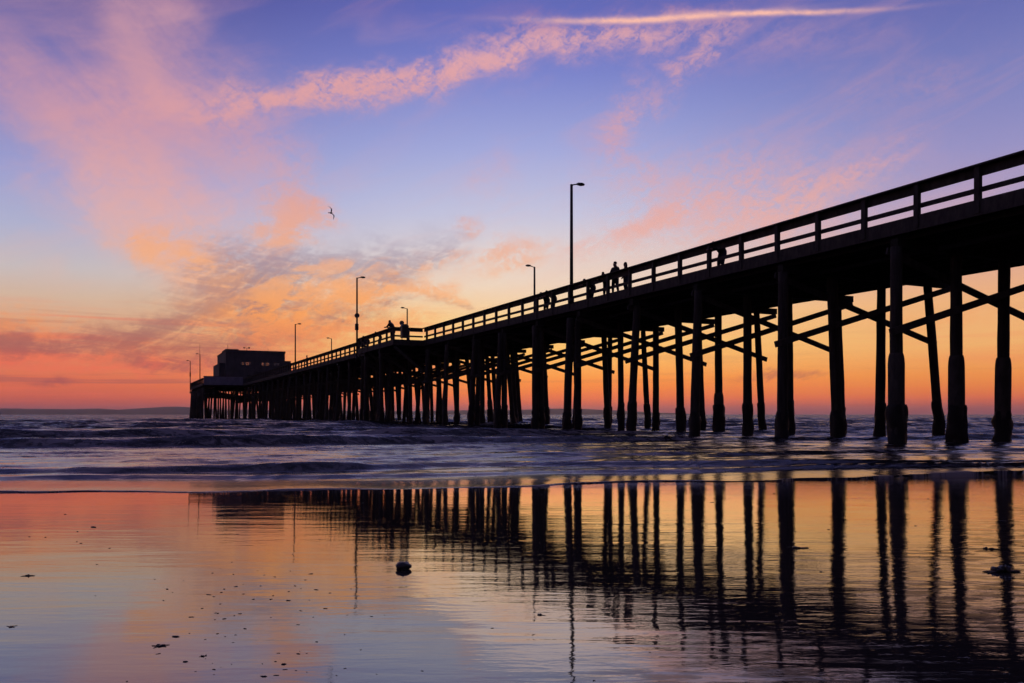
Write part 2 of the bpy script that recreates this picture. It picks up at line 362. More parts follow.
wave([(-250, 482), (0, 480.5), (60, 479.6), (240, 479.6), (450, 477), (560, 474), (700, 473), (824, 469), (1100, 466)], [.045, .045, .05, .055, .055, .045, .07, .085, .09], .13, .5, 4, .06)
wave([(-250, 457), (0, 458), (200, 457), (400, 458), (700, 456), (1100, 452)], [.05, .04, .03, .04, .06, .09], .3, .9, 9, .5)
wave([(-250, 428), (0, 428), (300, 427.6), (600, 427), (1100, 428)], [.3, .32, .3, .2, .22], 1.6, 4.5, 5, 2.0)
wave([(-250, 423), (0, 422.6), (300, 423), (1100, 423)], [.3, .3, .3, .3], 3, 8, 6, 4)
rows = np.gradient(S[:, NC//2])[:, None]
for i in range(130):                                             # wind chop, only where the mesh can carry it
    L = 10**rng.uniform(-.35, 1.0); th = rng.normal(0, .34)
    k = 2*math.pi/L; amp = .0085*L**.85*rng.uniform(.5, 1.4) * ((.55 if L < 2.2 else .16) + np.clip((DS-20)/40, 0, 1)*(.75 if L < 2.2 else .6)) * (1 + .9*np.clip((DS-22)/70, 0, 1))
    fade = np.clip((L/(rows*2.2) - 1), 0, 1) * np.clip((DS-1.0)/(6+L), 0, 1)**.8 * np.clip(3000/np.maximum(DS, 1), 0, 1)
    ph = k*(S*math.cos(th) + A*math.sin(th)) + rng.uniform(0, 6.28)
    cc = np.cos(ph); Z += amp*.5*fade*(cc + .36*np.cos(2*ph) + .12*np.cos(3*ph))
gust = np.zeros_like(A)
SZ = sandz(0, YY)
lip = (.011 + np.clip(jitter(.6, 8, .005, 77), -.009, .02))*np.clip(DS/.03, 0, 1) + .012*np.clip(DS/.6, 0, 1)
Z = np.where(DS <= 0, SZ - .004, np.maximum(Z, np.where(DS < 8, SZ, -9) + lip))
Zf = np.clip(1 - (DS-2500)/4000, 0, 1); Z = Z*Zf
FO = np.maximum(FO, np.exp(-(DS/.10)**2))
P = np.stack([XX, YY, Z], -1)
mo = bpy.data.materials.new('sea_water'); mo.use_nodes = True; nt = mo.node_tree; V.nt = nt
b = nt.nodes['Principled BSDF']
gm = nt.nodes.new('ShaderNodeNewGeometry'); sp = nt.nodes.new('ShaderNodeSeparateXYZ'); nt.links.new(gm.outputs['Position'], sp.inputs[0])
X, Y, Zs = V(sp.outputs[0]), V(sp.outputs[1]), V(sp.outputs[2])
b.inputs['IOR'].default_value = 1.34
pv = lambda sx, sy, o=0: comb(nt, X*sx, Y*sy, o)
# foam: torn streaks in the surf zone
zone = Y.sstep(13.5, 17) * (1.0 - Y.sstep(44, 95))
fo = V(noise_n(nt, pv(.16, .55, 4), 1, 7, .66, 1.0).outputs[0]); fo2 = V(noise_n(nt, pv(1.6, 3.4, 8), 1, 6, .7, .8).outputs[0])
at_ = nt.nodes.new('ShaderNodeAttribute'); at_.attribute_name = 'foam'; crest = V(at_.outputs['Fac'])
foam = ((fo*.6 + fo2*.4).sstep(.515, .60) * zone*.8 + crest*(fo2*.7 + fo*.3).sstep(.46, .56)*.8).clamp()
nt.links.new(mixc(nt, foam*.75, (.018, .016, .018), (.36, .33, .34)), b.inputs['Base Color'])
nt.links.new(V.op('MULTIPLY_ADD', foam, .45, .15).o, b.inputs['Roughness'])
def slopes(sx, sy, o, det):                            # two independent slope components from one noise
    n = noise_n(nt, pv(sx, sy, o), 1, det, .6, .4); q = nt.nodes.new('ShaderNodeSeparateColor'); nt.links.new(n.outputs['Color'], q.inputs[0])
    return V(q.outputs[0]) - .5, V(q.outputs[1]) - .5
far = Y.sstep(17, 72); shal = Y.sstep(13, 30)
gust = V(noise_n(nt, pv(.035, .14, 6), 1, 4, .6, .5).outputs[0]).sstep(.36, .64)
gust2 = V(noise_n(nt, pv(.24, .95, 9), 1, 5, .62, .6).outputs[0]).sstep(.43, .57)
rough_ = gust*.35 + gust2*.75 + .15
ax, ay = slopes(1.1, 2.4, 1, 4); bx, by = slopes(.25, .6, 2, 4); cx, cy = slopes(4.5, 16, 3, 5)
k1 = (far*2.6 + shal*.50 + .10)*rough_; k2 = far*1.1 + shal*.15; k3 = (far*1.6 + shal*.95 + .16)*rough_
ab = lambda q: V.op('ABSOLUTE', q)
nx = ax*k1*.8 + bx*k2*.6 + cx*k3*.8; ny = (ab(ay)*k1*-1.05) + (ab(cy)*k3*-.9) + by*k2*.6 - far*.05
ay0 = ay
vm = nt.nodes.new('ShaderNodeVectorMath'); vm.operation = 'ADD'; nt.links.new(gm.outputs['Normal'], vm.inputs[0]); nt.links.new(comb(nt, nx, ny, 0.0), vm.inputs[1])
vn = nt.nodes.new('ShaderNodeVectorMath'); vn.operation = 'NORMALIZE'; nt.links.new(vm.outputs[0], vn.inputs[0]); nt.links.new(vn.outputs[0], b.inputs['Normal'])
ome = grid_mesh(P, 'ocean'); fa = ome.attributes.new('foam', 'FLOAT', 'POINT'); fa.data.foreach_set('value', FO.reshape(-1).astype(np.float32))
tag(link('ocean', ome, mo), 'dark purple sea with low breaking waves reaching the beach', 'sea', kind='structure')
tag(MB().add([(-12500, -200, -9), (12500, -200, -9), (12500, 14000, -9), (-12500, 14000, -9)], [(0, 1, 2, 3)]).build('seabed', M['stone']), 'sea bed below the water', 'seabed', kind='structure')

# ------------------------------------------------------------------ far hills on the horizon
def hills(name, prof, D, depth, label):
    n = 160; xs_ = np.linspace(prof[0][0], prof[-1][0], n); hp = np.interp(xs_, [p[0] for p in prof], [p[1] for p in prof])
    m = MB(); vs = []; fs = []; J = 9
    for j in range(J):
        f = math.sin(math.pi*j/(J-1))**.8
        for i in range(n):
            xw = (xs_[i]-CX)/F*D; yw = D + depth*j/(J-1)
            hz = hp[i]/F*D*f*(1 + .10*mnoise.fractal(Vector((xw*.002, yw*.002, 3)), 1, 2, 4)) * (1 if 0 < j < J-1 else 0)
            vs.append((xw, yw, hz - 8 if hz < 1 else hz))
    for j in range(J-1):
        for i in range(n-1): fs.append((j*n+i, j*n+i+1, (j+1)*n+i+1, (j+1)*n+i))
    m.add(vs, fs, True); return tag(m.build(name, M['hill']), label, 'hills', kind='structure')
hills('hills', [(-260, 2), (-80, 7), (0, 6.4), (30, 6.8), (58, 5.4), (80, 6.4), (100, 8.2), (120, 9.2), (138, 8.4), (160, 6.4), (185, 5.8), (230, 5), (300, 4.5), (380, 4), (470, 5), (520, 5.5), (560, 7), (600, 6.5), (640, 4), (700, 1.5)], 9000, 3000, 'long low hazy headland along the horizon')

# ------------------------------------------------------------------ pier coordinates: t along the pier (seaward), o across it (0 = near railing)
U = Vector((-.4136, .9105, 0)); N = Vector((.9105, .4136, 0)); P0 = Vector((14.48, 31.7, 0))
def PT(t, o, z=0.0): return P0 + U*t + N*o + Vector((0, 0, z))
def t_of(px, o):                                        # where a line along the pier is seen on column px
    k = (px-CX)/F
    return (k*(P0.y + N.y*o) - P0.x - N.x*o) / (U.x - k*U.y)
DECK, RAIL = 8.38, 9.60
HAZE = 4.2e-5
WID = 10.4
pier = empty('pier', PT(0, 5, 0)); tag(pier, 'long dark timber pier on many piles running out over the surf', 'pier')
def pb(mb, name, mat): 
    o = mb.build(name, M[mat]); o.parent = pier; o.matrix_parent_inverse = Matrix.Translation(-pier.location); return o
near_line = [(-34, 0), (56.2, 0), (56.2, -3), (70.3, -3), (70.3, -1.9), (185, -1.9), (185, -10.9), (224, -11.3)]
far_line = [(225.5, WID), (-34, WID)]
out_ = near_line + far_line
m = MB(); n_ = len(out_)
m.add([PT(t, o, DECK-.24) for t, o in out_] + [PT(t, o, DECK) for t, o in out_],
      [tuple(range(n_-1, -1, -1)), tuple(range(n_, 2*n_))] + [(i, (i+1) % n_, n_+(i+1) % n_, n_+i) for i in range(n_)])
me_ = m.mesh('deck'); bm_ = bmesh.new(); bm_.from_mesh(me_); bmesh.ops.triangulate(bm_, faces=[f for f in bm_.faces if len(f.verts) > 4]); bm_.to_mesh(me_); bm_.free()
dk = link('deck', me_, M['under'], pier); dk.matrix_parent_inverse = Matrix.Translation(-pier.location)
T0 = -3.38; DT = 2.435
def edge_dir(a, b):
    A_, B_ = PT(*a), PT(*b); dd = (B_-A_).normalized(); return A_, B_, dd, Vector((dd.y*-1, dd.x, 0))
def rail_run(a, b, start=None, posts=True):
    A_, B_, dd, nn = edge_dir(a, b)                     # nn points left of travel; the outside
    L = (B_-A_).length; z = Vector((0, 0, 1))
    pb(MB().beam(A_+z*8.14-nn*.0, B_+z*8.14, .09, .545, side=nn), 'fascia', 'timber')
    tr = MB().beam(A_+z*(RAIL-.20)-nn*.13, B_+z*(RAIL-.20)-nn*.13, .06, .33, side=nn); tr.beam(A_+z*(RAIL-.025)-nn*.02, B_+z*(RAIL-.025)-nn*.02, .36, .06, side=nn)
    pb(tr, 'top_rail', 'timber')
    pb(MB().beam(A_+z*8.775-nn*.13, B_+z*8.775-nn*.13, .06, .17, side=nn), 'mid_rail', 'timber')
    s = start if start is not None else 0.0
    while s < L+.05:
        if s > -.01:
            q = A_ + dd*min(s, L-.1); jx = R.uniform(-.012, .012)
            pb(MB().beam(q + z*(7.95+R.uniform(-.05, .05)) + nn*.0 + dd*jx - nn*0, q + z*(RAIL-.06) + dd*R.uniform(-.015, .015), .19, .17, side=dd), 'post', 'timber')
        s += DT
k0 = math.ceil((-34 - T0)/DT); rail_run((-34, 0), (56.2, 0), start=T0 + k0*DT + 34)
rail_run((56.2, 0), (56.2, -3), start=1.5); rail_run((56.2, -3), (70.3, -3), start=.0); rail_run((70.3, -3), (70.3, -1.9), start=.1)
rail_run((70.3, -1.9), (185, -1.9), start=1.2); rail_run((185, -1.9), (185, -10.9), start=1.2); rail_run((185, -10.9), (224, -11.3), start=.0); rail_run((224, -11.3), (225.5, WID), start=2.)
# far railing and fascia
fr = MB(); z_ = Vector((0, 0, 1))
fr.beam(PT(-34, WID, RAIL-.15), PT(225, WID, RAIL-.15), .1, .3, side=N).beam(PT(-34, WID, 8.77), PT(225, WID, 8.77), .06, .17, side=N).beam(PT(-34, WID-.02, 8.14), PT(225, WID-.02, 8.14), .09, .545, side=N)
for i in range(106): fr.beam(PT(T0+DT*(i-12), WID, 8.42), PT(T0+DT*(i-12), WID, RAIL-.28), .17, .17, side=N)
pb(fr, 'far_railing', 'timber')
# stringers, bent caps
for i in range(9):
    o = .5 + i*1.17
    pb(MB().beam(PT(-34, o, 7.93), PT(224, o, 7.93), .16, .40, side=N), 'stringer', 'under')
def near_o(t):
    nl = [(-34, 0), (56.2, 0), (56.21, -3), (70.3, -3), (70.31, -1.9), (184.9, -1.9), (185, -10.9), (226, -11.3)]
    return float(np.interp(t, [p[0] for p in nl], [p[1] for p in nl]))
BS = 6.096
NB = 37
for k in range(-4, NB):
    t = BS*k; o0 = near_o(t)
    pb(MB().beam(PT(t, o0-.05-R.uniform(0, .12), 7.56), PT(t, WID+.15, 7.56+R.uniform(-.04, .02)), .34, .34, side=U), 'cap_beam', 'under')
pb(MB().tube([PT(-34, 2.1, 7.5), PT(200, 2.1, 7.5)], .09, 8), 'pipe', 'metal')
pb(MB().tube([PT(-34, 7.6, 7.55), PT(200, 7.6, 7.55)], .06, 8), 'pipe', 'metal')
# piles
ROWS = [.0, 3.25, 6.5, 9.75]
lean = {(0, 0): (0, 0, .25), (0, 1): (0, 0, .25), (0, 2): (-.4, -.4, .25), (1, 0): (.1, .05, .26), (1, 1): (-.25, .05, .28), (1, 2): (-.45, -.45, .24), (1, 3): (-.6, .35, .23),
        (2, 0): (.05, -.3, .25), (2, 1): (0, 0, .25), (2, 2): (-.5, -.45, .23), (2, 3): (-.2, .2, .22), (3, 0): (.36, -.15, .25), (3, 1): (-.07, .2, .25), (3, 2): (-.36, -.36, .25), (3, 3): (-.7, -.07, .22),
        (4, 0): (-.05, -.35, .28), (4, 50): (0, .0, .24), (4, 1): (.55, .55, .22), (4, 2): (.15, .15, .24), (4, 3): (.5, .95, .22), (5, 0): (0, 0, .27), (5, 50): (0, .05, .24), (5, 1): (.1, .3, .22), (5, 2): (-.9, -.5, .23), (5, 3): (-.65, -.1, .22),
        (6, 0): (-.25, -.65, .24), (6, 50): (0, 0, .24), (6, 1): (0, -.1, .22), (6, 2): (.1, -.3, .22), (6, 3): (-.2, -.35, .22), (7, 0): (.1, -.45, .25), (7, 1): (-.3, .55, .22), (7, 3): (-.2, .3, .22), (8, 0): (-.2, -.5, .23), (8, 1): (0, 0, .23), (8, 2): (-.3, .3, .22), (9, 1): (-.2, -.2, .26), (9, 2): (-.3, .35, .22)}
jack = {(0, 0): 3.3, (0, 1): 3.3, (0, 2): 3.3, (0, 3): 3.3, (-1, 0): 3.4, (3, 2): 2.3, (6, 1): 2.6, (9, 2): 2.5}
count = 0
rest = MB()
def pile_geo(mb, tp, bt, r, seed, rings=15):
    pts = [tp.lerp(bt, i/(rings-1)) for i in range(rings)]
    mb.tube(pts, [r*(.93 + .12*i/(rings-1)) for i in range(rings)], 10, True, .06, seed)
def collar_geo(tp, bt, r, top, seed):
    mb = MB(); f = lambda z: tp.lerp(bt, (tp.z-z)/(tp.z-bt.z))
    zs = np.linspace(top, -.6, 18)
    rr = [r*1.02] + [r*(1.08+.13*min(1, i/5)) for i in range(1, 18)]
    mb.tube([f(z) for z in zs], rr, 16, True, .20, seed); return mb
def make_pile(k, row, o, t, individual):
    global count
    a, bq, r = lean.get((k, row), (R.uniform(-.12, .12), (R.uniform(-.15, .15) if R.random() < .4 else R.choice((-1, 1))*R.uniform(.35, .85)), R.uniform(.205, .26)))
    if (k, row) not in lean and row == 3: a, bq = -.3, .3
    if (k, row) not in lean and row == 0 and k % 2 == 0: bq -= .3
    tj = R.uniform(-.1, .1)
    tp = PT(t + R.uniform(-.05, .05), o + a, 7.42); bt = PT(t+tj, o + bq, -1.6); r *= .92
    if not individual:
        pile_geo(rest, tp, bt, r, k*7+row, 4); return
    mb = MB(); pile_geo(mb, tp, bt, r, k*7+row); p = pb(mb, 'pile', 'pile')
    jt = jack.get((k, row))
    if jt:
        f = lambda z: tp.lerp(bt, (tp.z-z)/(tp.z-bt.z))
        zs = [jt+.12, jt+.02, jt-.1] + list(np.linspace(jt-.3, -.6, 8)); rr = [r*1.05, r*1.16, r*1.24] + [r*1.30]*8
        j = MB().tube([f(z) for z in zs], rr, 14, True, .02, k*3+row).build('jacket', M['concrete'], p); r *= 1.27
    top = R.uniform(1.2, 1.9)
    collar_geo(tp, bt, r, top, k*11+row).build('mussel_collar', M['mussel'], p)
    count += 1
for k in range(-3, NB):
    t = BS*k + {4: 1.3, 5: .5}.get(k, 0)
    q = near_o(t)
    rows_ = list(enumerate(ROWS)); 
    e = -2.9; idx = 4
    if q < -1:
        while e > q - .2: rows_.append((idx, e)); e -= 2.6; idx += 1
        rows_.append((idx, q+.15))
    if (k in (4, 5, 6, 7)) or (7 < k < 18 and R.random() < .5): rows_.append((50, {4: .55, 5: .42, 6: .05}.get(k, R.uniform(.35, .6))))
    for row, o in rows_:
        make_pile(k, row, o, t, count < 100)
for t in np.arange(60, 226, BS):                        # a second pile in many outer bents, doubled up over the years
    for o in (1.2, 5.0, 8.3):
        if R.random() < .3: pile_geo(rest, PT(t+R.uniform(-1, 1), o, 7.42), PT(t+R.uniform(-1, 1), o+R.uniform(-.5, .5), -1.6), .21, int(t)+int(o), 4)
for t in np.arange(186, 226, 5.2):                      # closely set piles round the end platform
    pile_geo(rest, PT(t, near_o(t)+.2, 7.42), PT(t+.1, near_o(t)-.15, -1.6), .21, int(t), 4)
for o in np.arange(-9.5, 10, 3.1): pile_geo(rest, PT(224.6, o, 7.42), PT(224.9, o+R.uniform(-.2, .2), -1.6), .21, int(o)+40, 4)
pr = pb(rest, 'pile', 'pile'); pr['kind'] = 'stuff'
# bracing: two crossing planks on either face of a bent
nb = 0; rb = MB()
for k in range(-3, NB):
    t = BS*k; q = min(0, near_o(t))
    jz = R.uniform(-.12, .12)
    for sgn, (oa, za, ob, zb) in ((1, (-.1+q*.0, 7.32, 10.15, 4.55+jz)), (-1, (-.65, 4.12+jz, 10.3, 7.25))):
        mbb = MB(); mbb.beam(PT(t+sgn*.32, oa, za), PT(t+sgn*.32, ob, zb), .09, .27, side=U)
        if nb < 98: pb(mbb, 'brace', 'timber'); nb += 1
    if q < -2.5 and nb < 98:
        pb(MB().beam(PT(t+.32, q, 7.2), PT(t+.32, 2, 4.6), .09, .27, side=U), 'brace', 'timber'); nb += 1
    if k >= 14:                                          # horizontal waler
        rb.beam(PT(t-.36, q-.3, 5.6+jz), PT(t-.36, 10.3, 5.6+jz), .09, .25, side=U)
w_ = pb(rb, 'waler', 'timber'); w_['kind'] = 'stuff'
for tt in np.arange(56.2, 70.5, 4.7):                   # knee braces carrying the lookout
    pb(MB().beam(PT(min(tt, 70.2)+.1, -2.9, 7.7), PT(min(tt, 70.2)+.1, .1, 5.3), .2, .25, side=U), 'knee_brace', 'timber')

# ------------------------------------------------------------------ lamps
def lamp(px, o, ztop, side, label, head=.68, base=DECK, t=None, r=.105, rx=None):
    t = t_of(px, o) if t is None else t
    p = PT(t, o, base); root = empty('street_lamp', p, math.atan2(N.y*side, N.x*side))
    tag(root, label, 'street lamp', 'street lamps along the pier'); H = ztop - base
    MB().tube([(0, 0, -.02), (0, 0, H*.5), (0, 0, H)], [r*1.15, r, r*.85], 10).tube([(0, 0, 0), (0, 0, .35)], r*1.7, 10).build('pole', M['metal'], root)
    MB().tube([(0, 0, H-.06), (.35*head, 0, H+.02), (.75*head, 0, H+.06)], [.045, .04, .04], 8).build('arm', M['metal'], root)
    hd = MB(); L = head
    secs = [(.55*L, .05, .05), (.75*L, .15, .12), (1.1*L, .19, .14), (1.35*L, .14, .09), (1.42*L, .03, .03)]
    vs = []; fs = []
    for x, wy, hz in secs:
        for a in range(8):
            an = 2*math.pi*a/8; vs.append((x, wy*math.cos(an), H+.06+hz*math.sin(an)*(1 if math.sin(an) > 0 else .55)))
    for i in range(4):
        for a in range(8): fs.append((i*8+a, i*8+(a+1) % 8, (i+1)*8+(a+1) % 8, (i+1)*8+a))
    fs += [tuple(range(7, -1, -1)), tuple(32+a for a in range(8))]
    h_ = hd.add(vs, fs, True).build('lamp_head', M['metal'], root)
    MB().lump((1.02*L, 0, H+.015), (.2*L, .1, .05), 1, 0, 2).build('lens', M['lens'], h_)
    return root, H
lamp(571.5, -.03, 16.15, 1, 'tallest street lamp, on the near railing left of the standing couple')
lamp(534.5, WID-.3, 15.7, -1, 'street lamp on the far rail just left of the tallest lamp')
r_, H = lamp(357, -2.85, 16.65, 1, 'street lamp with a round plate and box on its pole beside the lookout', base=7.3)
zz = EYE + (HY-316.5)/F*96.4 - 7.3
MB().tube([(-.0, -.10, zz-.0), (-.0, .10, zz)], .27, 18).build('round_plate', M['sign'], r_)
MB().box(-.2, .14, -.16, .16, zz-1.65, zz-.95).build('switch_box', M['metal'], r_)
lamp(407.2, WID-.3, 16.4, -1, 'street lamp rising behind the lookout bin, its arm pointing left')
lamp(295.3, -1.7, 15.9, 1, 'slender street lamp just right of the pier restaurant')
lamp(331.5, WID-.3, 16.2, -1, 'small distant street lamp between the restaurant and the plate lamp')
r_, H = lamp(190.3, -11.35, 15.8, -1, 'outermost street lamp, at the left corner of the pier end', t=223.6, base=6.9)
MB().box(-.16, .16, -.16, .16, 4.6, 5.7).build('switch_box', M['metal'], r_)
r_, H = lamp(200, -10.75, 15.9, -1, 'street lamp with a tall whip antenna at the pier end', t=196.5)
MB().tube([(.05, 0, H-.1), (.05, 0, H+2.6)], [.04, .02], 6).build('antenna', M['metal'], r_)

# ------------------------------------------------------------------ restaurant at the pier end
TB, OB = 187.4, -5.6
bd = empty('restaurant_building', PT(TB, OB, DECK), math.atan2(N.y, N.x))          # local x = across the pier, local y = seaward
tag(bd, 'dark two storey flat roofed restaurant standing on the pier end', 'building')
W_, L_, Hh = 13.75, 21.5, 7.85
wz0, wz1 = 4.6, 5.35
wl = MB()
ops = [(3.2, 5.8), (8.0, 10.3), (11.0, 12.5)]
def wall_with(mb, y0, y1, ops, z0, z1):
    mb.box(0, W_, y0, y1, 0, z0); mb.box(0, W_, y0, y1, z1, Hh); x = 0
    for a, b_ in ops: mb.box(x, a, y0, y1, z0, z1); x = b_
    mb.box(x, W_, y0, y1, z0, z1)
wall_with(wl, 0, .25, ops, wz0, wz1)
fops = [(.8, 4.6), (5.0, 9.0), (9.4, 13.0)]
wall_with(wl, L_-.25, L_, fops, 4.2, 7.0)
wl.box(0, .25, .25, L_-.25, 0, Hh); wl.box(W_-.25, W_, .25, L_-.25, 0, Hh)
wl.box(.25, W_-.25, .25, L_-.25, 3.4, 3.6)
wl.build('wall', M['wall'], bd)
rf = MB().box(-.08, W_+.08, -.08, L_+.08, Hh+.003, Hh+.22).build('roof', M['roof'], bd)
MB().box(-.06, 2.9, .0, 9, Hh+.222, Hh+.5).build('parapet', M['wall'], rf)
MB().box(-.14, W_+.12, -.16, -.083, Hh-.25, Hh+.3).build('fascia_board', M['wall'], rf)
MB().tube([(.5, .6, Hh+.4), (.5, .6, Hh+1.5)], .05, 6).build('vent_pipe', M['metal'], rf)
MB().box(5.2, 6.6, 8, 9.4, Hh+.222, Hh+.75).build('air_unit', M['metal'], rf)
MB().tube([(10.6, 6, Hh+.2), (10.6, 6, Hh+1.3)], .03, 6).build('aerial', M['metal'], rf)
MB().tube([(3.6, 12, Hh+.2), (3.6, 12, Hh+.9)], .25, 8).build('roof_vent', M['metal'], rf)
for a, b_ in ops:
    fm = MB(); y = .1
    fm.box(a, b_, y-.13, y+.05, wz0-.07, wz0-.003).box(a, b_, y-.13, y+.05, wz1-.06, wz1-.003)
    nm = max(2, round((b_-a)/.8))
    for i in range(nm+1):
        x = a + (b_-a)*i/nm; fm.box(x-.05, x+.05, y-.10, y+.05, wz0-.003, wz1-.06)
    fo_ = fm.build('window', M['wall'], bd)
    MB().box(a+.02, b_-.02, .12, .135, wz0, wz1).build('pane', M['glass'], fo_)
for a, b_ in fops:
    fm = MB(); nm = 4
    for i in range(nm+1):
        x = a + (b_-a)*i/nm; fm.box(x-.05, x+.05, L_-.2, L_-.02, 4.2, 7.0)
    fo_ = fm.build('window', M['wall'], bd); MB().box(a+.02, b_-.02, L_-.12, L_-.11, 4.2, 7.0).build('pane', M['glass'], fo_)
for q in ((2.6, 1.9, 2.1), (4.8, .5, 2.6), (6.1, .4, 2.0), (8.2, .8, 2.6), (9.7, .5, 2.5), (11.2, .35, 2.2)):       # booths and shelving seen against the far windows
    MB().box(q[0], q[0]+q[1], 6, 6.6, 3.6, 3.6+q[2]).build('cabinet', M['wall'], bd)
MB().box(-1.3, -.003, 2.5, 18, 0, 5.1).build('annex', M['wall'], bd)
MB().box(W_+.003, W_+1.6, 1.0, 9, 0, 5.9).build('side_wing', M['wall'], bd)
MB().box(4.8, 6.0, -.06, -.003, 0, 2.2).build('door', M['roof'], bd)
MB().box(6.6, 12.8, -1.4, -.003, 2.75, 2.9).build('awning', M['roof'], bd)
# roof floodlight mast
fl = empty('floodlight_mast', PT(TB+14, .9, DECK+Hh+.2), math.atan2(N.y, N.x)); tag(fl, 'small twin headed floodlight mast on the restaurant roof', 'floodlight')
MB().tube([(0, 0, 0), (0, 0, 1.75)], .06, 8).build('pole', M['metal'], fl)
MB().box(-.75, .55, -.05, .05, 1.68, 1.78).build('crossarm', M['metal'], fl)
MB().box(.35, .75, -.15, .2, 1.6, 1.95).build('lamp_head', M['metal'], fl); MB().box(-.85, -.5, -.15, .2, 1.6, 1.9).build('lamp_head', M['metal'], fl)
# windbreak
wb = empty('windbreak_screen', PT(184.8, -10.9, DECK), math.atan2(N.y, N.x)); tag(wb, 'low pale lilac windbreak screen boarding the shoreward side of the pier end', 'screen')
MB().box(.1, 8.9, -.10, -.04, -.35, 1.62).build('board_panel', M['panel'], wb)
MB().box(.0, 9.0, -.16, .05, 1.623, 1.70).build('coping', M['timber'], wb)
for i in range(6): MB().box(.1+i*1.72, .24+i*1.72, -.17, -.103, -.35, 1.62).build('batten', M['panel'], wb)

# ------------------------------------------------------------------ lookout furniture
to = t_of(404, -2.3)
bn = empty('litter_bin', PT(t_of(404.5, -2.4), -2.4, DECK), .4); tag(bn, 'square dark litter bin in the corner of the lookout', 'bin')
MB().box(-.32, .32, -.32, .32, .06, 1.12).build('body', M['bin'], bn)
MB().hexa([(-.36,-.36,1.12),(.36,-.36,1.12),(.36,.36,1.12),(-.36,.36,1.12),(-.24,-.24,1.36),(.24,-.24,1.36),(.24,.24,1.36),(-.24,.24,1.36)]).build('lid', M['bin'], bn)
MB().box(-.2, .2, -.345, -.322, .82, 1.02).build('flap', M['metal'], bn)
sg = empty('round_sign', PT(t_of(402, -2.0), -2.0, DECK), -.2); tag(sg, 'round sign on a thin post above the lookout bin', 'sign')
sz = EYE + (HY-323)/F*(P0.y + U.y*t_of(402, -2.0) + N.y*-2.0) - DECK
MB().tube([(0, 0, 0), (0, 0, sz)], .04, 8).build('post', M['metal'], sg)
MB().tube([(0, -.05, sz), (0, -.09, sz)], .23, 20).build('plate', M['sign'], sg)

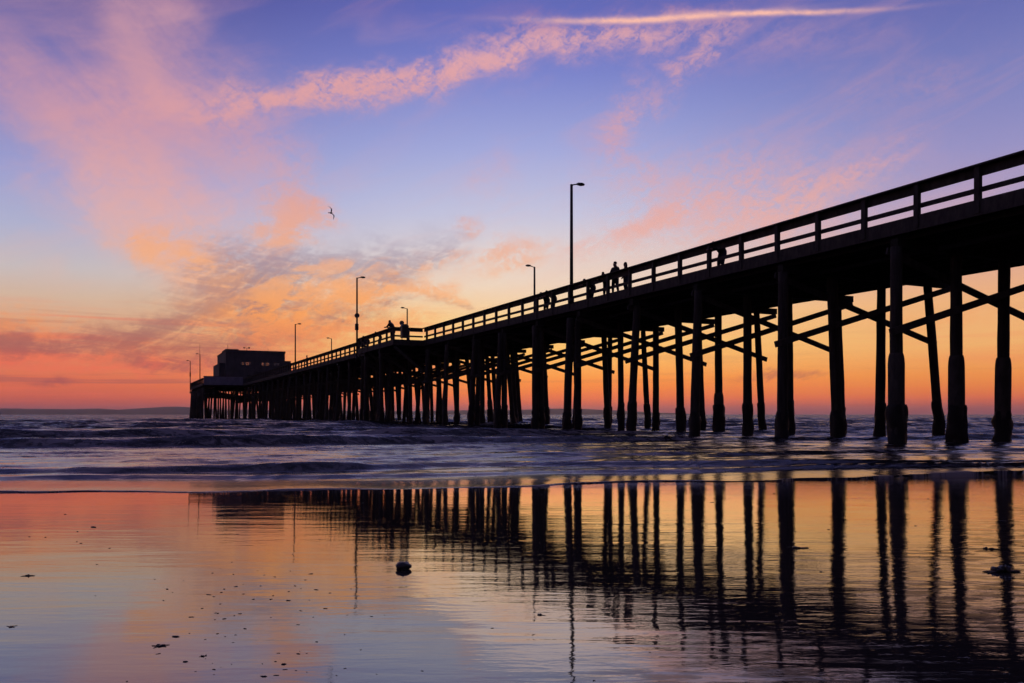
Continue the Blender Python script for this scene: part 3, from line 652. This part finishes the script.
# ------------------------------------------------------------------ people
def person(name_label, t, o, face, pose='stand', h=1.75, top='jacket_dark', hair='short', arms=(0, 0), z0=None, group=None, rz=0, bulk=1.0):
    s = h/1.75; lean_ = {'stand': 0.03, 'lean': .52, 'bow': 1.0}[pose]
    hip = .92; kx = .1
    def up(r_, side=0): return Vector((side, math.sin(lean_)*r_, hip + math.cos(lean_)*r_))
    hb = Vector((0, -math.sin(lean_)*.25, 0))
    J = {}; E = []; Rr = {}
    def j(n, p, r_): J[n] = Vector(p); Rr[n] = r_*bulk
    j('pel', hb+Vector((0, 0, hip)), .135); j('belly', hb+up(.2), .135); j('chest', hb+up(.42), .155); j('neck', hb+up(.58), .062); j('head', hb+up(.68)+Vector((0, .02, 0)), .088); j('crown', hb+up(.80)+Vector((0, .015, 0)), .085)
    j('nose', hb+up(.69)+Vector((0, .10, 0)), .025)
    E += [('pel','belly'),('belly','chest'),('chest','neck'),('neck','head'),('head','crown'),('head','nose')]
    for sd, nm in ((-1, 'l'), (1, 'r')):
        j(nm+'hip', hb+Vector((sd*.10, 0, hip-.06)), .11); j(nm+'knee', Vector((sd*(.11+.02*arms[0]), .02+hb.y*.4+.03*sd, .49)), .072); j(nm+'ank', Vector((sd*(.12+.05*arms[0]), -.03+.04*sd, .085)), .048); j(nm+'toe', Vector((sd*(.14+.05*arms[0]), .14+.04*sd, .04)), .04)
        E += [('pel', nm+'hip'), (nm+'hip', nm+'knee'), (nm+'knee', nm+'ank'), (nm+'ank', nm+'toe')]
        j(nm+'sho', hb+up(.50, sd*.19), .075)
        if pose == 'stand':
            a_ = arms[0 if sd < 0 else 1]
            j(nm+'elb', J[nm+'sho'] + Vector((sd*(.06+.10*abs(a_)), -.02+.05*a_, -.28)), .05); j(nm+'wri', J[nm+'elb'] + Vector((sd*(-.02-.10*abs(a_)), .10+.10*abs(a_), -.23+.08*abs(a_))), .036)
        else:
            j(nm+'elb', J[nm+'sho'] + Vector((sd*.06, .16, -.22)), .05); j(nm+'wri', J[nm+'elb'] + Vector((sd*-.05, .24, .0)), .036)
        dd_ = (J[nm+'wri']-J[nm+'elb']).normalized(); j(nm+'hand', J[nm+'wri'] + dd_*.11, .036); j(nm+'fing', J[nm+'wri'] + dd_*.18, .018)
        E += [('chest', nm+'sho'), (nm+'sho', nm+'elb'), (nm+'elb', nm+'wri'), (nm+'wri', nm+'hand'), (nm+'hand', nm+'fing')]
    names = list(J); me = bpy.data.meshes.new('person')
    me.from_pydata([J[n]*s for n in names], [(names.index(a), names.index(b_)) for a, b_ in E], []); me.update()
    tmp = bpy.data.objects.new('tmp', me); col.objects.link(tmp)
    md = tmp.modifiers.new('k', 'SKIN'); md.use_smooth_shade = True
    for i, n in enumerate(names):
        sv = me.skin_vertices[0].data[i]; sv.radius = (Rr[n]*s, Rr[n]*s); sv.use_root = (n == 'pel')
    sb = tmp.modifiers.new('s', 'SUBSURF'); sb.levels = 1; sb.render_levels = 1
    dg = bpy.context.evaluated_depsgraph_get(); dg.update()
    body = bpy.data.meshes.new_from_object(tmp.evaluated_get(dg)); bpy.data.objects.remove(tmp)
    body.materials.clear()
    for q in ('skin', 'jeans', top, 'hair'): body.materials.append(M[q])
    nk = J['neck']*s; hp = J['pel'].z*s; hands = [J['lhand']*s, J['rhand']*s]
    for p in body.polygons:
        cc = p.center
        mi = 2
        if cc.z < .09*s: mi = 3
        elif cc.z < hp - .05*s and abs(cc.x) < .26*s: mi = 1
        if cc.z > nk.z + .01: mi = 0
        if min((cc-q).length for q in hands) < .10*s: mi = 0
        p.material_index = mi; p.use_smooth = True
    z0 = DECK if z0 is None else z0
    root = link('person', body, None, None, PT(t, o, z0)); root.rotation_euler = (0, 0, face)
    tag(root, name_label, 'person', group)
    hc = (J['crown']*s*.75 + J['head']*s*.25) + Vector((0, -.025, .015))*s
    hm = MB().lump(hc, (.098*s, .105*s, .095*s), 2, .05, 2)
    if hair == 'long': hm.lump(hc + Vector((0, -.06, -.16))*s, (.10*s, .06*s, .19*s), 3, .06, 2)
    hm.build('hair', M['hair'], root)
    return root
toN = math.atan2(-N.x, N.y) ; toU = math.atan2(-U.x, U.y)      # rotations that turn local +y to N / to U
sea = toN + math.pi                                            # facing out over the near railing
person('man in dark jacket standing tall at the railing, hands by his belly', t_of(615.3, .55), .55, sea+.25, 'stand', 1.98, arms=(1, 1), bulk=1.22)
person('woman with long hair standing close to the right of the tall man', t_of(625.6, .5), .5, sea-.5, 'stand', 1.74, 'jacket_red', 'long', arms=(.2, .4), bulk=1.38)
person('person leaning on the railing directly left of the standing couple', t_of(605.5, .48), .48, sea+.3, 'lean', 1.58, bulk=1.6)
person('person leaning low on the railing between the tallest lamp and the couple', t_of(590.5, .48), .48, sea-.2, 'bow', 1.68, bulk=1.7)
person('left one of two people bent over the railing beside the shorter far lamp', t_of(545.5, .5), .5, sea+.2, 'bow', 1.66, bulk=1.65)
person('right one of two people bent over the railing left of the tallest lamp', t_of(552.2, .5), .5, sea-.1, 'bow', 1.66, bulk=1.65)
person('lone bulky person hunched over the railing right of the couple', t_of(720, .5), .5, sea, 'bow', 1.62, bulk=1.8)
person('person bent forward over the lookout railing beside the round sign', t_of(392, -2.5), -2.5, toU+.5, 'lean', 2.25, bulk=1.5)
person('person at the lookout railing just right of the plate lamp', t_of(367, -2.5), -2.5, sea, 'bow', 1.70, bulk=1.2)
person('person at the lookout railing nearest the bent over figure by the sign', t_of(379, -2.5), -2.5, sea+.3, 'bow', 1.72, bulk=1.2)
person('tiny distant person standing at the railing right of the restaurant', t_of(307, -1.4), -1.4, sea, 'stand', 1.85, bulk=1.25)
person('tiny person sitting low at the far left corner of the pier end', t_of(196, -10.6), -10.6, sea, 'bow', 1.75, bulk=1.2)

# ------------------------------------------------------------------ gull
bl = Vector(((331-CX)/F*62, 62, EYE + (HY-213)/F*62)); gu = empty('gull', bl, rad(200)); tag(gu, 'lone dark gull flying in the open sky above the pier', 'bird')
gu.rotation_euler = (rad(-20), rad(-55), rad(245)); gu.scale = (.8, .8, .8)
MB().tube([(0, .26, .02), (0, .20, .02), (0, .12, .01), (0, 0, 0), (0, -.14, .01), (0, -.24, .02), (0, -.32, .02)], [.012, .035, .045, .075, .06, .03, .02], 10).build('body', M['feather'], gu)
def wing(sd):
    st = [(0.04, .10, -.06, .02), (.2, .13, -.07, .13), (.34, .13, -.04, .18), (.5, .05, -.07, .12), (.66, -.06, -.10, .02)]
    vs = []; fs = []
    for x, y0, y1, z in st: vs += [(sd*x, y0, z), (sd*x, (y0+y1)/2, z+.018), (sd*x, y1, z), (sd*x, (y0+y1)/2, z-.004)]
    for i in range(4):
        for a in range(4): fs.append((i*4+a, i*4+(a+1) % 4, (i+1)*4+(a+1) % 4, (i+1)*4+a))
    fs += [(0, 1, 2, 3), (16, 17, 18, 19)]
    return MB().add(vs, fs, True)
wing(-1).build('wing', M['feather'], gu); wing(1).build('wing', M['feather'], gu)
MB().hexa([(-.03,-.3,0),(.03,-.3,0),(.07,-.42,.01),(-.07,-.42,.01),(-.03,-.3,.02),(.03,-.3,.02),(.07,-.42,.02),(-.07,-.42,.02)]).build('tail', M['feather'], gu)

# ------------------------------------------------------------------ things washed up on the wet sand
def stone(px, py, wpx, label, name='stone', seed=1, flat=.8):
    p = at_sand(px, py); r_ = wpx/2/F*p.y
    o = MB().lump((0, 0, r_*flat*.55), (r_, r_*.9, r_*flat), seed, .18, 3).build(name, M['stone'], None, p); tag(o, label, 'stone'); return o
stone(403, 569, 15.5, 'round black stone alone on the wet sand below the lookout', seed=4, flat=.62)
def kelp(px, py, wpx, label, seed, strands=5, group=None, tall=1.0):
    p = at_sand(px, py); r_ = wpx/2/F*p.y; rr = random.Random(seed); mb = MB()
    for i in range(4): mb.lump((rr.uniform(-.5, .5)*r_, rr.uniform(-.4, .4)*r_, r_*rr.uniform(.05, .16)*tall), (r_*rr.uniform(.2, .5), r_*rr.uniform(.2, .45), r_*rr.uniform(.08, .22)*tall), seed+i, .3, 2)
    for i in range(strands):
        a = rr.uniform(-.6, .6) + (math.pi if rr.random() < .5 else 0); q = Vector((0, 0, .02*r_)); pts = [q]
        for s_ in range(6):
            a += rr.uniform(-.5, .5); q = q + Vector((math.cos(a), math.sin(a), 0))*r_*rr.uniform(.18, .36); pts.append(Vector((q.x, q.y, r_*.06)))
        mb.tube(pts, [r_*.09, r_*.08, r_*.08, r_*.07, r_*.06, r_*.05, r_*.03], 6)
    o = mb.build('kelp_clump', M['kelp'], None, p); tag(o, label, 'seaweed', group); return o
kelp(1003, 572, 26, 'largest dark kelp heap at the right edge of the wet sand', 3, 8, tall=1.7)
kelp(988, 549, 12, 'small kelp clump just beyond the largest heap at the right', 8, 3)
kelp(160, 646, 12, 'long dark kelp scrap alone on the lower left sand', 21, 4)
kelp(10, 627, 8, 'kelp scrap at the far left edge of the wet sand', 22, 3)
kelp(204, 656, 7, 'small round kelp knot right of the long lower left scrap', 23, 2)
kelp(28, 576, 8, 'thin trailing weed at the far left, farther up the sand', 24, 5)
kelp(540, 615, 8, 'kelp knot on the sand below the longest lamp reflection', 27, 3)
kelp(798, 548, 13, 'flat kelp streak between the pile reflections at right', 28, 6)
sh_ = []
for i in range(5):
    rr = random.Random(100+i); mb = MB(); r_ = .012
    mb.lump((0, 0, r_*.35), (r_*rr.uniform(.7, 1.5), r_*rr.uniform(.5, .9), r_*rr.uniform(.3, .6)), 60+i, .35, 2)
    mb.lump((rr.uniform(-1, 1)*r_, rr.uniform(-.6, .6)*r_, r_*.25), (r_*.6, r_*.4, r_*.3), 80+i, .35, 2); sh_.append(mb)
mesh_ = [mb.mesh('weed_scrap') for mb in sh_]
for q in mesh_: q.materials.append(M['kelp'])
rr = random.Random(17); placed = 0
while placed < 170:
    zone_ = rr.random()
    if zone_ < .42: px, py = rr.gauss(265, 60), rr.uniform(560, 682)
    elif zone_ < .9: px, py = rr.uniform(420, 1030), rr.uniform(492, 690)**1.0
    else: px, py = rr.uniform(-10, 420), rr.uniform(500, 600)
    if zone_ >= .42 and zone_ < .9 and rr.random() > (px-300)/700: continue
    p = at_sand(px, py); o = bpy.data.objects.new('weed_scrap', rr.choice(mesh_)); col.objects.link(o)
    s_ = rr.uniform(.13, .36)*(1.0 if rr.random() < .88 else 1.8) * max(.55, p.y/4.2)**.7
    o.location = p; o.rotation_euler = (0, 0, rr.uniform(-.7, .7) + (math.pi if rr.random() < .5 else 0)); o.scale = (s_*rr.uniform(.9, 2.4), s_*1.2, s_*.7)
    tag(o, 'tiny dark scrap of seaweed lying on the wet sand', 'seaweed', 'seaweed scraps scattered over the wet sand'); placed += 1

# ------------------------------------------------------------------ the evening haze that pales the far headland
hz = bpy.data.materials.new('haze'); hz.use_nodes = True; nt = hz.node_tree; nt.nodes.remove(nt.nodes['Principled BSDF'])
pvn = nt.nodes.new('ShaderNodeVolumePrincipled'); pvn.inputs['Color'].default_value = (.92, .90, .94, 1); pvn.inputs['Density'].default_value = HAZE; pvn.inputs['Anisotropy'].default_value = .72
nt.links.new(pvn.outputs[0], nt.nodes['Material Output'].inputs['Volume'])
tag(MB().box(-16000, 16000, -400, 14500, -12, 130).build('haze', hz), 'thin evening haze over the sea', 'haze', kind='stuff')

# ------------------------------------------------------------------ camera and output
cam = bpy.data.cameras.new('camera'); co = bpy.data.objects.new('camera', cam); col.objects.link(co)
co.location = (0, 0, EYE); co.rotation_euler = (rad(90), 0, 0)
cam.sensor_width = 36; cam.lens = 36*F/1024; cam.shift_y = (HY-341.5)/1024; cam.clip_start = .05; cam.clip_end = 80000
sc.camera = co
vs = sc.view_settings; vs.view_transform = 'Standard'; vs.look = 'None'; vs.exposure = 0; vs.gamma = 1; vs.use_curve_mapping = False
sc.cycles.use_adaptive_sampling = True; sc.cycles.adaptive_threshold = .03; sc.cycles.volume_bounces = 0
sc.cycles.max_bounces = 6; sc.cycles.glossy_bounces = 4; sc.cycles.diffuse_bounces = 2; sc.cycles.transparent_max_bounces = 8
sc.cycles.caustics_reflective = False; sc.cycles.caustics_refractive = False
